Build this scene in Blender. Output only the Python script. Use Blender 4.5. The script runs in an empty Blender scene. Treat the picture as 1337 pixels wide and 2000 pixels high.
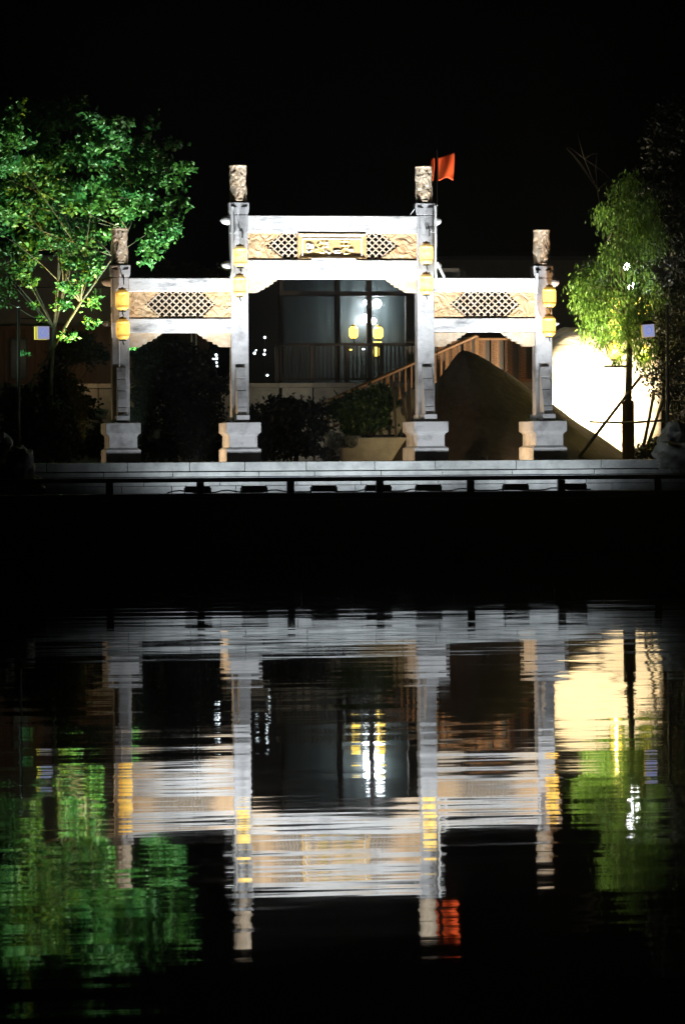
import bpy, math, random
import numpy as np
from mathutils import Vector, Matrix, noise as mnoise
R = math.radians
C = bpy.context.scene.collection
scene = bpy.context.scene

# ------------------------------------------------------------------ camera
F = 6400.0; HOR = 891.0; CX = 668.5; DIST = 80.0; CAMZ = 2.30
TH = R(8.0); ROLL = R(0.36)
tp = TH + (648 - CX) / F
CAM = Vector((-DIST * math.sin(tp), -DIST * math.cos(tp), CAMZ))
fwd = Vector((math.sin(TH), math.cos(TH), 0)); r0 = Vector((math.cos(TH), -math.sin(TH), 0)); u0 = Vector((0, 0, 1))
rgt = r0 * math.cos(ROLL) - u0 * math.sin(ROLL); upv = u0 * math.cos(ROLL) + r0 * math.sin(ROLL)
cam = bpy.data.cameras.new("camera"); co = bpy.data.objects.new("camera", cam); C.objects.link(co)
cam.sensor_fit = 'VERTICAL'; cam.sensor_height = 36; cam.lens = F / 2000 * 36; cam.shift_y = -(1000 - HOR) / 2000
cam.clip_start = 0.5; cam.clip_end = 3000
M_ = Matrix((rgt, upv, -fwd)).transposed().to_4x4(); M_.translation = CAM
co.matrix_world = M_; scene.camera = co

def P(px, py, Y):
    """the point of the plane at depth Y that shows at a photo pixel (used to read sizes off the photo)"""
    d = fwd + rgt * ((px - CX) / F) - upv * ((py - HOR) / F)
    return CAM + d * ((Y - CAM.y) / d.y)
def Z(py): return CAMZ + (HOR - py) / 80.0

# ------------------------------------------------------------------ world, exposure
w = bpy.data.worlds.new("World"); scene.world = w; w.use_nodes = True
nt = w.node_tree; bg = nt.nodes['Background']; sky = nt.nodes.new('ShaderNodeTexSky'); sky.sky_type = 'NISHITA'
sky.sun_disc = False; sky.sun_elevation = R(-8); sky.sun_rotation = R(200)
nt.links.new(sky.outputs[0], bg.inputs[0]); bg.inputs[1].default_value = 0.02
scene.view_settings.view_transform = 'Standard'; scene.view_settings.look = 'None'
scene.view_settings.exposure = 0; scene.view_settings.gamma = 1
scene.cycles.sample_clamp_indirect = 6
scene.cycles.max_bounces = 6; scene.cycles.caustics_reflective = False; scene.cycles.caustics_refractive = False

# ------------------------------------------------------------------ lamps of the place and added spots
def lamp(kind, loc, power, col, aim=None, angle=60, blend=1.0, radius=.1, name='lamp_light'):
    l = bpy.data.lights.new(name, kind); l.energy = power; l.color = col
    if kind == 'SPOT': l.spot_size = R(angle); l.spot_blend = blend
    l.shadow_soft_size = radius
    o = bpy.data.objects.new(name, l); C.objects.link(o); o.location = loc
    if aim is not None: o.rotation_euler = (Vector(aim) - Vector(loc)).to_track_quat('-Z', 'Y').to_euler()
    return o
COOL = (.93, .97, 1.0); WARM = (1.0, .66, .36)
flood_px = [386, 496, 632, 738, 836, 1006, 1119]
FLY = -3.0
flood_pos = []
for i, fx in enumerate(flood_px):
    p = P(fx, 951, FLY); flood_pos.append(Vector((p.x, FLY, 1.555)))
flood_power = [3900, 2600, 4500, 4500, 2600, 3900, 3400]
for p, pw in zip(flood_pos, flood_power):
    q = p + Vector((0, .05, .09))
    lamp('SPOT', q, pw, COOL, aim=q + Vector((0, .31, .95)), angle=62, blend=1, radius=.09)
    lamp('SPOT', q, 135, COOL, aim=q + Vector((0, .66, .75)), angle=165, blend=.7, radius=.09)
# warm ground lights in each bay, between the columns
for fx in (345, 640, 945):
    p = P(fx, 880, .1); q = Vector((p.x, .15, 2.30)); lamp('SPOT', q, 120, WARM, aim=q + Vector((1, 0, .38)), angle=125, blend=.5, radius=.0)
p = P(60, 880, .1); q = Vector((p.x, .4, 2.42)); lamp('SPOT', q, 30, WARM, aim=q + Vector((1, 0, .38)), angle=110, blend=.5, radius=.0)
# the boulder's floods
for fx, pw, ly, lz in ((1165, 2900, 4.95, 2.95), (1270, 700, 4.8, 2.4)):
    p = P(fx, 862, ly); q = Vector((p.x, ly, lz)); lamp('SPOT', q, pw, (1, .83, .55), aim=P(1120, 670, 6.5), angle=150, blend=.7, radius=.1)
# tree floods
p = P(262, 860, 1.6); q = Vector((p.x, 1.6, 2.35)); lamp('SPOT', q, 13500, (.74, 1, .70), aim=P(190, 310, 2.6), angle=60, blend=.8, radius=.1)
p = P(-100, 860, 1.0); q = Vector((p.x, 1.0, 2.35)); lamp('SPOT', q, 3000, (.62, 1, .74), aim=P(120, 330, 2.6), angle=60, blend=.9, radius=.1)
p = P(165, 862, 1.0); lamp('SPOT', p, 7500, (1, .66, .06), aim=P(135, 540, 2.6), angle=38, blend=.9, radius=.05)
p = P(1128, 862, -1.2); lamp('SPOT', p, 1600, (1, .48, .14), aim=P(1058, 482, 0), angle=15, blend=.6, radius=.05)  # added spot, warms the right short column's drum; no fixture stands there
p = P(165, 862, -1.2); lamp('SPOT', p, 500, (1, .62, .34), aim=P(232, 484, 0), angle=14, blend=.6, radius=.05)  # second added spot without fixture, for the left short column's drum
p = P(1140, 862, 1.2); q = Vector((p.x, 1.2, 2.35)); lamp('SPOT', q, 11000, (1, .96, .45), aim=P(1150, 530, 2.8), angle=36, blend=.9, radius=.1)
# added spot to brighten the flags
p = P(905, 862, 1.2); q = Vector((p.x, 1.2, 2.35)); lamp('SPOT', q, 4500, (1, .85, .7), aim=P(868, 330, 3.0), angle=16, blend=.8, radius=.05)
# hidden lamps added behind the gate to brighten fretwork, stair, kerb and wall
p = P(1015, 770, 7.1); lamp('SPOT', (p.x, 7.15, P(1015, 762, 7.1).z), 6.5, (1, .60, .27), radius=.0, aim=(p.x - .6, 9, 4.9), angle=150, blend=.5)
p = P(829, 760, 5.9); lamp('SPOT', (p.x, 5.9, p.z), 6, (1, .70, .40), radius=.0, aim=(p.x - .8, 8, 4.2), angle=150, blend=.5)
p = P(822, 890, 1.8); q = Vector((p.x, 1.8, 2.6)); lamp('SPOT', q, 80, (1, .74, .36), aim=P(730, 845, 4.4), angle=75, blend=.9, radius=.03)
p = P(590, 850, 7.0); lamp('SPOT', (p.x, 7.0, 2.9), 26, (1, .92, .78), radius=.0, aim=(p.x, 9, 4.0), angle=150, blend=.5)

# ------------------------------------------------------------------ materials
def mat(name, base, rough=.6, var=None, vscale=3.0, bump=0.0, bscale=20.0, metal=0.0, emit=None, estr=0.0, stretch=(1, 1, 1), spec=.5, vlo=.35, vhi=.65, detail=6, dist=0.0):
    m = bpy.data.materials.new(name); m.use_nodes = True; n = m.node_tree; b = n.nodes['Principled BSDF']
    b.inputs['Base Color'].default_value = (*base, 1); b.inputs['Roughness'].default_value = rough
    b.inputs['Metallic'].default_value = metal; b.inputs['Specular IOR Level'].default_value = spec
    g = n.nodes.new('ShaderNodeNewGeometry'); mp = n.nodes.new('ShaderNodeMapping'); mp.inputs['Scale'].default_value = stretch
    n.links.new(g.outputs['Position'], mp.inputs['Vector'])
    if var:
        no = n.nodes.new('ShaderNodeTexNoise'); no.inputs['Scale'].default_value = vscale; no.inputs['Detail'].default_value = detail
        no.inputs['Roughness'].default_value = .65
        n.links.new(mp.outputs[0], no.inputs['Vector'])
        cr = n.nodes.new('ShaderNodeValToRGB'); cr.color_ramp.elements[0].position = vlo; cr.color_ramp.elements[1].position = vhi
        cr.color_ramp.elements[0].color = (*var, 1); cr.color_ramp.elements[1].color = (*base, 1)
        n.links.new(no.outputs['Fac'], cr.inputs[0]); n.links.new(cr.outputs[0], b.inputs['Base Color'])
    if bump:
        nb = n.nodes.new('ShaderNodeTexNoise'); nb.inputs['Scale'].default_value = bscale; nb.inputs['Detail'].default_value = 5; nb.inputs['Distortion'].default_value = dist
        n.links.new(mp.outputs[0], nb.inputs['Vector'])
        bp = n.nodes.new('ShaderNodeBump'); bp.inputs['Strength'].default_value = .8; bp.inputs['Distance'].default_value = bump
        n.links.new(nb.outputs['Fac'], bp.inputs['Height']); n.links.new(bp.outputs[0], b.inputs['Normal'])
    if emit:
        b.inputs['Emission Color'].default_value = (*emit, 1); b.inputs['Emission Strength'].default_value = estr
    return m
def leafmat(name, a, b_, scale=4):
    m = bpy.data.materials.new(name); m.use_nodes = True; n = m.node_tree; n.nodes.remove(n.nodes['Principled BSDF'])
    out = n.nodes['Material Output']; g = n.nodes.new('ShaderNodeNewGeometry')
    no = n.nodes.new('ShaderNodeTexNoise'); no.inputs['Scale'].default_value = scale; n.links.new(g.outputs['Position'], no.inputs['Vector'])
    cr = n.nodes.new('ShaderNodeValToRGB'); cr.color_ramp.elements[0].position = .35; cr.color_ramp.elements[1].position = .65
    cr.color_ramp.elements[0].color = (*a, 1); cr.color_ramp.elements[1].color = (*b_, 1)
    rnd = n.nodes.new('ShaderNodeMixRGB'); rnd.blend_type = 'MULTIPLY'; rnd.inputs[0].default_value = .35
    n.links.new(no.outputs['Fac'], cr.inputs[0]); n.links.new(cr.outputs[0], rnd.inputs[1]); 
    cv = n.nodes.new('ShaderNodeCombineColor')
    for k in range(3): n.links.new(g.outputs['Random Per Island'], cv.inputs[k])
    n.links.new(cv.outputs[0], rnd.inputs[2])
    pd = n.nodes.new('ShaderNodeBsdfPrincipled'); pd.inputs['Roughness'].default_value = .45; n.links.new(rnd.outputs[0], pd.inputs['Base Color'])
    tr = n.nodes.new('ShaderNodeBsdfTranslucent'); n.links.new(rnd.outputs[0], tr.inputs[0])
    mx = n.nodes.new('ShaderNodeMixShader'); mx.inputs[0].default_value = .38
    n.links.new(pd.outputs[0], mx.inputs[1]); n.links.new(tr.outputs[0], mx.inputs[2]); n.links.new(mx.outputs[0], out.inputs[0])
    return m
M = {}
M['stone'] = mat('pale_stone', (.45, .455, .465), .75, var=(.26, .26, .27), vscale=2.6, bump=.018, bscale=12, vlo=.34, vhi=.52, detail=10)
M['beam'] = mat('beam_stone', (.62, .62, .61), .7, var=(.15, .155, .17), vscale=2.2, bump=.01, bscale=16, stretch=(.6, 1, 2.2), vlo=.30, vhi=.50, detail=10)
M['warmstone'] = mat('warm_carved_stone', (.60, .42, .24), .7, var=(.50, .28, .12), vscale=3.0, bump=.13, bscale=2.4, vlo=.3, vhi=.6, dist=2.5)
M['carved'] = mat('carved_stone', (.62, .53, .41), .7, var=(.46, .32, .19), vscale=5, bump=.02, bscale=12)
M['lattice'] = mat('lattice_stone', (.60, .50, .38), .7, var=(.45, .33, .22), vscale=5)
M['dark'] = mat('recess_shade', (.01, .01, .01), .9)  # black put in for the shade inside notches and gaps
M['plaque'] = mat('plaque_stone', (.60, .42, .18), .5, var=(.48, .30, .13), vscale=6)
M['gold'] = mat('gold_paint', (.95, .80, .30), .3, metal=.3)
M['silver'] = mat('silver_paint', (.8, .8, .82), .3, metal=.2)
M['stepdark'] = mat('dimmed_step_stone', (.30, .32, .33), .8, var=(.18, .20, .205), vscale=3, bump=.01, bscale=18)  # step stone darkened to offset the glare of the close floodlights
M['step'] = mat('step_stone', (.33, .355, .36), .8, var=(.19, .21, .215), vscale=3, bump=.01, bscale=18, vlo=.3, vhi=.6)
M['quay'] = mat('quay_stone', (.05, .05, .05), .9, var=(.03, .03, .03), vscale=2, bump=.02, bscale=5)
M['floor'] = mat('paving_stone', (.22, .2, .18), .85, var=(.14, .13, .12), vscale=2)
M['ground'] = mat('earth', (.07, .055, .035), .95, var=(.04, .03, .02), vscale=1.5, bump=.03, bscale=6)
M['steel'] = mat('dark_steel', (.012, .013, .014), .5, metal=.3)
M['glassy'] = mat('flood_glass', (.5, .5, .5), .2, emit=COOL, estr=1)
M['tube'] = mat('white_plastic', (.8, .8, .8), .4)
M['cable'] = mat('black_rubber', (.01, .01, .01), .5)
M['cap'] = mat('lantern_cap', (.45, .25, .05), .4, metal=.4)
M['rock'] = mat('pale_boulder', (.74, .66, .52), .85, var=(.42, .30, .16), vscale=1.6, bump=.05, bscale=3, stretch=(.6, .6, 2.2), vlo=.28, vhi=.5, detail=10)
M['greyrock'] = mat('grey_rock', (.16, .18, .17), .9, var=(.08, .09, .08), vscale=4, bump=.04, bscale=6)
M['sand'] = mat('sand_heap', (.055, .042, .028), .97, var=(.028, .021, .014), vscale=5, bump=.07, bscale=6)
M['bark'] = mat('bark', (.07, .06, .045), .9, var=(.03, .025, .015), vscale=8, bump=.02, bscale=25)
M['wrap'] = mat('burlap', (.10, .07, .04), .95, bump=.01, bscale=40)
M['pole'] = mat('weathered_pole', (.05, .04, .03), .8)
M['wood'] = mat('brown_wood', (.13, .06, .03), .65, var=(.07, .035, .02), vscale=4, stretch=(4, 4, .4))
M['fret'] = mat('carved_wood', (.26, .13, .055), .6, var=(.14, .07, .03), vscale=5)
M['darkwood'] = mat('dark_wood', (.03, .022, .018), .6)
M['plaster'] = mat('grey_plaster', (.20, .18, .16), .9, var=(.13, .12, .11), vscale=1.5)
M['panel'] = mat('teal_wall', (.060, .078, .080), .4, var=(.014, .02, .02), vscale=1.6, stretch=(1.8, 1, .15))
M['retain'] = mat('retaining_stone', (.33, .31, .27), .9, var=(.2, .19, .17), vscale=2.5, bump=.02, bscale=8)
M['tile'] = mat('roof_tile', (.05, .05, .055), .7, bump=.03, bscale=10)
M['flag'] = mat('red_cloth', (.92, .13, .02), .7, var=(.85, .08, .01), vscale=3)
M['leaf'] = leafmat('fresh_leaf', (.04, .16, .05), (.10, .22, .045), 1.6)
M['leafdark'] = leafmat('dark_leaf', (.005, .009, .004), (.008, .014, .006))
M['leafmid'] = leafmat('bush_leaf', (.03, .08, .015), (.05, .12, .02))
M['leafwillow'] = leafmat('willow_leaf', (.07, .16, .03), (.16, .26, .05))
M['leafamber'] = leafmat('amber_lit_leaf', (.16, .09, .02), (.22, .12, .03))  # amber lamplight put into the leaf colour

def lanternmat(name, col, s):
    m = mat(name, (.75, .5, .1), .5); n = m.node_tree; b = n.nodes['Principled BSDF']
    g = n.nodes.new('ShaderNodeNewGeometry'); no = n.nodes.new('ShaderNodeTexNoise'); no.inputs['Scale'].default_value = 9
    no.inputs['Detail'].default_value = 3
    n.links.new(g.outputs['Position'], no.inputs['Vector'])
    cr = n.nodes.new('ShaderNodeValToRGB'); cr.color_ramp.elements[0].position = .32; cr.color_ramp.elements[1].position = .48
    cr.color_ramp.elements[0].color = (col[0] * .8, col[1] * .45, col[2] * .25, 1); cr.color_ramp.elements[1].color = (*col, 1)
    n.links.new(no.outputs['Fac'], cr.inputs[0]); n.links.new(cr.outputs[0], b.inputs['Emission Color'])
    tc = n.nodes.new('ShaderNodeTexCoord'); ln = n.nodes.new('ShaderNodeVectorMath'); ln.operation = 'MULTIPLY'; ln.inputs[1].default_value = (0, 0, 1)
    n.links.new(tc.outputs['Object'], ln.inputs[0]); le = n.nodes.new('ShaderNodeVectorMath'); le.operation = 'LENGTH'; n.links.new(ln.outputs[0], le.inputs[0])
    mr = n.nodes.new('ShaderNodeMapRange'); mr.inputs['From Min'].default_value = .02; mr.inputs['From Max'].default_value = .24
    mr.inputs['To Min'].default_value = s * 1.9; mr.inputs['To Max'].default_value = s * .45; n.links.new(le.outputs['Value'], mr.inputs['Value'])
    n.links.new(mr.outputs[0], b.inputs['Emission Strength'])
    return m
M['lanternpale'] = lanternmat('lit_pale_silk', (1, .74, .30), .95)
M['lanterngold'] = lanternmat('lit_gold_silk', (1, .56, .10), .75)
M['lanternlit'] = mat('lit_yellow_silk', (.8, .5, .1), .5, emit=(1, .72, .12), estr=3.0)
M['globe'] = mat('lit_globe', (.9, .9, .9), .3, emit=(.9, .96, 1), estr=80)
M['bulb'] = mat('lit_bulb', (.9, .9, .9), .3, emit=(.8, .93, 1), estr=5)
M['lampface'] = mat('lit_lamp_face', (.5, .5, .6), .4, emit=(.40, .44, .80), estr=.55)
M['lampring'] = mat('lamp_emblem_blue', (.2, .3, .6), .4, emit=(.16, .24, .60), estr=1.0)
M['lampside'] = mat('lit_lamp_side', (.7, .5, .1), .4, emit=(.75, .45, .05), estr=.35)

def watermat():
    m = bpy.data.materials.new('lake_water'); m.use_nodes = True; n = m.node_tree; b = n.nodes['Principled BSDF']
    b.inputs['Base Color'].default_value = (.002, .003, .003, 1); b.inputs['Roughness'].default_value = 0.027
    b.inputs['IOR'].default_value = 1.40
    g = n.nodes.new('ShaderNodeNewGeometry')
    def layer(scale, amp, rot=0.0, off=(0, 0, 0), detail=2):
        mp = n.nodes.new('ShaderNodeMapping'); mp.inputs['Scale'].default_value = scale; mp.inputs['Location'].default_value = off
        mp.inputs['Rotation'].default_value = (0, 0, rot)
        n.links.new(g.outputs['Position'], mp.inputs['Vector'])
        t = n.nodes.new('ShaderNodeTexNoise'); t.inputs['Scale'].default_value = 1; t.inputs['Detail'].default_value = detail
        n.links.new(mp.outputs[0], t.inputs['Vector'])
        s = n.nodes.new('ShaderNodeMath'); s.operation = 'SUBTRACT'; s.inputs[1].default_value = .5; n.links.new(t.outputs['Fac'], s.inputs[0])
        k = n.nodes.new('ShaderNodeMath'); k.operation = 'MULTIPLY'; k.inputs[1].default_value = amp; n.links.new(s.outputs[0], k.inputs[0])
        return k.outputs[0]
    def add(a, c):
        s = n.nodes.new('ShaderNodeMath'); s.operation = 'ADD'; n.links.new(a, s.inputs[0]); n.links.new(c, s.inputs[1]); return s.outputs[0]
    sy = add(add(layer((.22, 1.6, 1), WY1, TH * -1), layer((.9, 6.5, 1), WY2, TH * -1, (7, 3, 0), 3)), layer((.08, .35, 1), WY3, 0, (3, 9, 0)))
    sx = layer((1.2, 4.0, 1), WX, 0, (11, 5, 0))
    cb = n.nodes.new('ShaderNodeCombineXYZ'); n.links.new(sx, cb.inputs[0]); n.links.new(sy, cb.inputs[1]); cb.inputs[2].default_value = 1
    nn = n.nodes.new('ShaderNodeVectorMath'); nn.operation = 'NORMALIZE'; n.links.new(cb.outputs[0], nn.inputs[0])
    n.links.new(nn.outputs[0], b.inputs['Normal'])
    return m
WY1, WY2, WY3, WX = .022, .018, .004, .012
M['water'] = watermat()

# ------------------------------------------------------------------ mesh helpers
class MB:
    def __init__(s): s.v = []; s.f = []; s.smooth = False
    def add(s, vs, fs):
        o = len(s.v); s.v += [tuple(v) for v in vs]; s.f += [tuple(i + o for i in f) for f in fs]; return s
    def box(s, x0, x1, y0, y1, z0, z1):
        return s.add([(x0, y0, z0), (x1, y0, z0), (x1, y1, z0), (x0, y1, z0), (x0, y0, z1), (x1, y0, z1), (x1, y1, z1), (x0, y1, z1)],
                     [(0, 3, 2, 1), (4, 5, 6, 7), (0, 1, 5, 4), (1, 2, 6, 5), (2, 3, 7, 6), (3, 0, 4, 7)])
    def rings(s, rs, cap=True):
        n = len(rs[0]); vs = [p for r in rs for p in r]; fs = []
        for i in range(len(rs) - 1):
            for k in range(n): fs.append((i * n + k, i * n + (k + 1) % n, (i + 1) * n + (k + 1) % n, (i + 1) * n + k))
        if cap: fs.append(tuple(range(n - 1, -1, -1))); fs.append(tuple((len(rs) - 1) * n + k for k in range(n)))
        return s.add(vs, fs)
    def loftbox(s, cx, cy, prof):      # prof: list of (z, half_x, half_y)
        return s.rings([[(cx - a, cy - b, z), (cx + a, cy - b, z), (cx + a, cy + b, z), (cx - a, cy + b, z)] for z, a, b in prof])
    def prism_xz(s, pts, y0, y1):      # outline in x,z extruded along y
        n = len(pts); vs = [(x, y0, z) for x, z in pts] + [(x, y1, z) for x, z in pts]
        area = sum(pts[i][0] * pts[(i + 1) % n][1] - pts[(i + 1) % n][0] * pts[i][1] for i in range(n))
        fs = [tuple(range(n)), tuple(range(2 * n - 1, n - 1, -1))] + [(i, i + n, (i + 1) % n + n, (i + 1) % n) for i in range(n)]
        if area < 0: fs = [tuple(reversed(f)) for f in fs]
        return s.add(vs, fs)
    def prism_yz(s, pts, x0, x1):
        n = len(pts); vs = [(x0, y, z) for y, z in pts] + [(x1, y, z) for y, z in pts]
        return s.add(vs, [tuple(range(n - 1, -1, -1)), tuple(range(n, 2 * n))] + [(i, (i + 1) % n, (i + 1) % n + n, i + n) for i in range(n)])
    def lathe(s, c, prof, n=20, axis='z'):
        rs = []
        for h, r in prof:
            ring = []
            for k in range(n):
                a = 2 * math.pi * k / n
                if axis == 'z': ring.append((c[0] + r * math.cos(a), c[1] + r * math.sin(a), c[2] + h))
                elif axis == 'x': ring.append((c[0] + h, c[1] + r * math.cos(a), c[2] + r * math.sin(a)))
                else: ring.append((c[0] + r * math.cos(a), c[1] + h, c[2] - r * math.sin(a)))
            rs.append(ring)
        return s.rings(rs)
    def tube(s, pts, rad, n=8):
        pts = [Vector(p) for p in pts]; rad = rad if isinstance(rad, (list, tuple)) else [rad] * len(pts); rs = []
        for i, p in enumerate(pts):
            d = (pts[min(i + 1, len(pts) - 1)] - pts[max(i - 1, 0)]).normalized()
            a = d.cross(Vector((0, 0, 1)) if abs(d.z) < .9 else Vector((1, 0, 0))).normalized(); b = d.cross(a)
            rs.append([tuple(p + (a * math.cos(t) + b * math.sin(t)) * rad[i]) for t in [2 * math.pi * k / n for k in range(n)]])
        return s.rings(rs)
    def blob(s, c, r, amp=.2, freq=1.5, seed=0, sub=24, power=2.0):
        c = Vector(c); rs = []
        for i in range(1, sub):
            th = math.pi * i / sub; ring = []
            for k in range(sub * 2):
                ph = math.pi * k / sub
                d = Vector((math.sin(th) * math.cos(ph), math.sin(th) * math.sin(ph), -math.cos(th)))
                q = 1 / (sum(abs(x) ** power for x in d) ** (1 / power))
                nn = mnoise.fractal(d * freq + Vector((seed * 7.3, seed, 1.7)), 1.0, 2.0, 5)
                q *= 1 + amp * nn
                ring.append((c.x + d.x * r[0] * q, c.y + d.y * r[1] * q, c.z + d.z * r[2] * q))
            rs.append(ring)
        s.smooth = True; return s.rings(rs)
    def build(s, name, m, parent=None, bevel=0.0):
        off = Vector((0, 0, 0)); p = parent
        while p is not None: off += p.location; p = p.parent
        me = bpy.data.meshes.new(name); me.from_pydata([(a - off.x, b - off.y, c - off.z) for a, b, c in s.v], [], s.f); me.update()
        if s.smooth: me.polygons.foreach_set('use_smooth', [True] * len(me.polygons))
        me.materials.append(M[m]); o = bpy.data.objects.new(name, me); C.objects.link(o); o.parent = parent
        if bevel:
            b = o.modifiers.new('bevel', 'BEVEL'); b.width = bevel; b.segments = 2; b.limit_method = 'ANGLE'
        return o
def tag(o, label=None, cat=None, group=None, kind=None):
    if label: o['label'] = label
    if cat: o['category'] = cat
    if group: o['group'] = group
    if kind: o['kind'] = kind
    return o
def thing(name, loc, label, cat, group=None):
    o = bpy.data.objects.new(name, None); C.objects.link(o); o.location = loc; o.empty_display_size = .2
    return tag(o, label, cat, group)
def rebase(o, base):
    """put a single-mesh thing's origin at its base"""
    b = Vector(base); o.data.transform(Matrix.Translation(-b)); o.location = b; return o
def copy_tree(o, parent=None):
    c = o.copy(); C.objects.link(c); c.parent = parent
    for ch in list(o.children): copy_tree(ch, c)
    return c

# ------------------------------------------------------------------ setting
XL, XR = -60, 60
PZ = 2.18
wm = MB(); wm.add([(-120, -200, 0), (120, -200, 0), (120, -3.4, 0), (-120, -3.4, 0)], [(0, 1, 2, 3)]); tag(wm.build('water', 'water'), kind='structure')
gm = MB(); gm.add([(-900, 4.0, 2.10), (900, 4.0, 2.10), (900, 1500, 2.10), (-900, 1500, 2.10)], [(0, 1, 2, 3)]); tag(gm.build('ground', 'ground'), kind='structure')
pm = MB(); pm.box(-118, 118, -1.45, 4.5, 1.0, PZ - .002); tag(pm.build('platform', 'floor'), kind='structure')
rnd = random.Random(5)
def course(y0, y1, z0, z1, seed, lmin=1.3, lmax=2.1):
    r = random.Random(seed); b = MB(); x = -11.5
    while x < 13.5:
        l = r.uniform(lmin, lmax); j = r.uniform(-.004, .004); b.box(x, x + l - .012, y0 + j, y1, z0 + r.uniform(-.003, .003), z1 + r.uniform(-.004, .0)); x += l
    return b
tag(course(-1.60, -1.0, 1.965, PZ, 1).build('upper_step', 'step', bevel=.012), kind='structure')
tag(course(-1.70, -1.5, 1.835, 1.945, 2).build('middle_step', 'step', bevel=.01), kind='structure')
tag(course(-1.78, -1.5, 1.62, 1.82, 3).build('lower_step', 'stepdark', bevel=.008), kind='structure')
tag(course(-1.79, -1.5, 1.30, 1.61, 4, 1.0, 1.6).build('base_step', 'stepdark', bevel=.008), kind='structure')
b = MB(); b.box(-118, 118, -3.5, -1.42, 1.30, 1.445); tag(b.build('quay_deck', 'quay', bevel=.02), kind='structure')
b = MB()
for r_ in range(6):
    x = -60 + (r_ % 2) * .6
    while x < 60: b.box(x, x + 1.19, -3.47, -2.9, 1.29 - (r_ + 1) * .42, 1.29 - r_ * .42 - .012); x += 1.2
o = rebase(b.build('quay_wall', 'quay'), (0, -3.4, -1)); tag(o, 'dark stone block quay wall rising from the water under the gate', 'wall')

# ------------------------------------------------------------------ the gateway
gate = thing('stone_gateway', (0, 0, PZ), 'white stone memorial gateway of four columns and three carved bays on the steps', 'gateway')
CPX = [235, 467, 829, 1058]; CXW = [P(px, 700, 0).x for px in CPX]
HW = .212
for i, x in enumerate(CXW):
    tall = i in (1, 2)
    top = Z(396) if tall else Z(518)
    dt = Z(324) if tall else Z(447.5)
    sh = MB(); sh.box(x - HW, x + HW, -HW, HW, Z(823), top - .30)
    col = sh.build('column', 'stone', gate, bevel=.025)
    MB().loftbox(x, 0, [(top - .30, HW + .001, HW + .001), (top - .22, HW + .028, HW + .004), (top - .02, HW + .032, HW + .004), (top, HW + .02, HW - .012)]).build('capital', 'stone', col, bevel=.008)
    b = MB()
    for s in (-1, 1):   # notch shade under the capital's rim, drawn as black leaf shapes
        b.prism_xz([(x + s * .04, top - .13), (x + s * .10, top - .075), (x + s * .19, top - .06), (x + s * .20, top - .12), (x + s * .10, top - .135)], -HW - .008, -HW + .01)
    b.build('notch_shade', 'dark', col)
    MB().lathe((x, 0, top), [(0, .18), (.03, .18)], 24).build('neck', 'dark', col)
    # carved drum with relief
    c = MB(); c.smooth = True; n = 72; rs = []; H0, H1 = top + .03, dt; k_ = 60; rr = .203
    for q in range(k_ + 1):
        z = H0 + (H1 - H0) * q / k_; ring = []
        for k in range(n):
            a = 2 * math.pi * k / n
            f = mnoise.fractal(Vector((math.cos(a) * 2.2, math.sin(a) * 2.2, z * 5.0 + i * 9)), 1, 2, 4)
            g_ = abs(math.sin(a * 3 + z * 9 + f * 3))
            edge = 1.0 if .04 < q / k_ < .96 else .25
            r_ = rr - .014 + edge * (.020 * (g_ - .4) + .022 * f) + (.015 if edge < 1 else 0)
            ring.append((x + r_ * math.cos(a), r_ * math.sin(a), z))
        rs.append(ring)
    c.rings(rs).build('carved_drum', 'carved', col)
    # pedestal: moulded slab, waist, plinth
    pf = [(PZ, .415, .93), (PZ + .225, .415, .93), (PZ + .30, .415, .93), (PZ + .355, .335, .85), (PZ + .36, .335, .85), (PZ + .62, .335, .85), (PZ + .66, .36, .875), (PZ + .70, .412, .925), (PZ + .705, .415, .93), (PZ + .94, .415, .93), (PZ + .955, .40, .915)]
    MB().loftbox(x, 0, pf).build('pedestal', 'stone', col, bevel=.006)
    # clasping stones in front and behind
    for s in (-1, 1):
        b = MB(); z0 = Z(823)
        prof = [(.20, 1.33), (.28, 1.33), (.30, 1.31), (.40, 1.06), (.385, 1.05), (.385, 1.035), (.415, 1.03), (.47, .90), (.52, .77), (.505, .765), (.505, .75), (.54, .745), (.63, .55), (.675, .37), (.66, .365), (.66, .35), (.69, .345), (.72, .25), (.705, .245), (.705, .23), (.74, .22), (.78, .155), (.80, .0), (.2, .0)]
        pts = [(s * y, z0 + z) for y, z in prof]
        if s > 0: pts = pts[::-1]
        b.prism_yz(pts[::-1], x - .115, x + .115)
        b.box(x - .155, x + .155, min(s * .22, s * .83), max(s * .22, s * .83), z0 + .012, z0 + .155)
        b.build('clasping_stone', 'stone', col, bevel=.008)
    # tenon ends poking outwards
    out = -1 if i < 2 else 1
    for py in ((431, 519) if tall else (551, 632)):
        sc_ = 1.0 if (tall or py == 551) else .6
        prof = [(0, .115), (.06, .118), (.13, .105), (.19, .07), (.225, .02)]
        MB().lathe((x + out * HW, 0, Z(py)), [(out * h, r * sc_) for h, r in (prof if out > 0 else prof)], 16, 'x').build('tenon_end', 'beam', col)
    # arm for the lanterns
    la = x + (.03 if i in (1, 2) else (.05 if i == 0 else .17))
    ah = Z({0: 560, 1: 470, 2: 465, 3: 550}[i])
    MB().tube([(la, -HW, ah + .22), (la, -.45, ah + .26), (la, -.62, ah + .16), (la, -.62, ah + .02)], .018).build('lantern_arm', 'steel', col)

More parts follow.
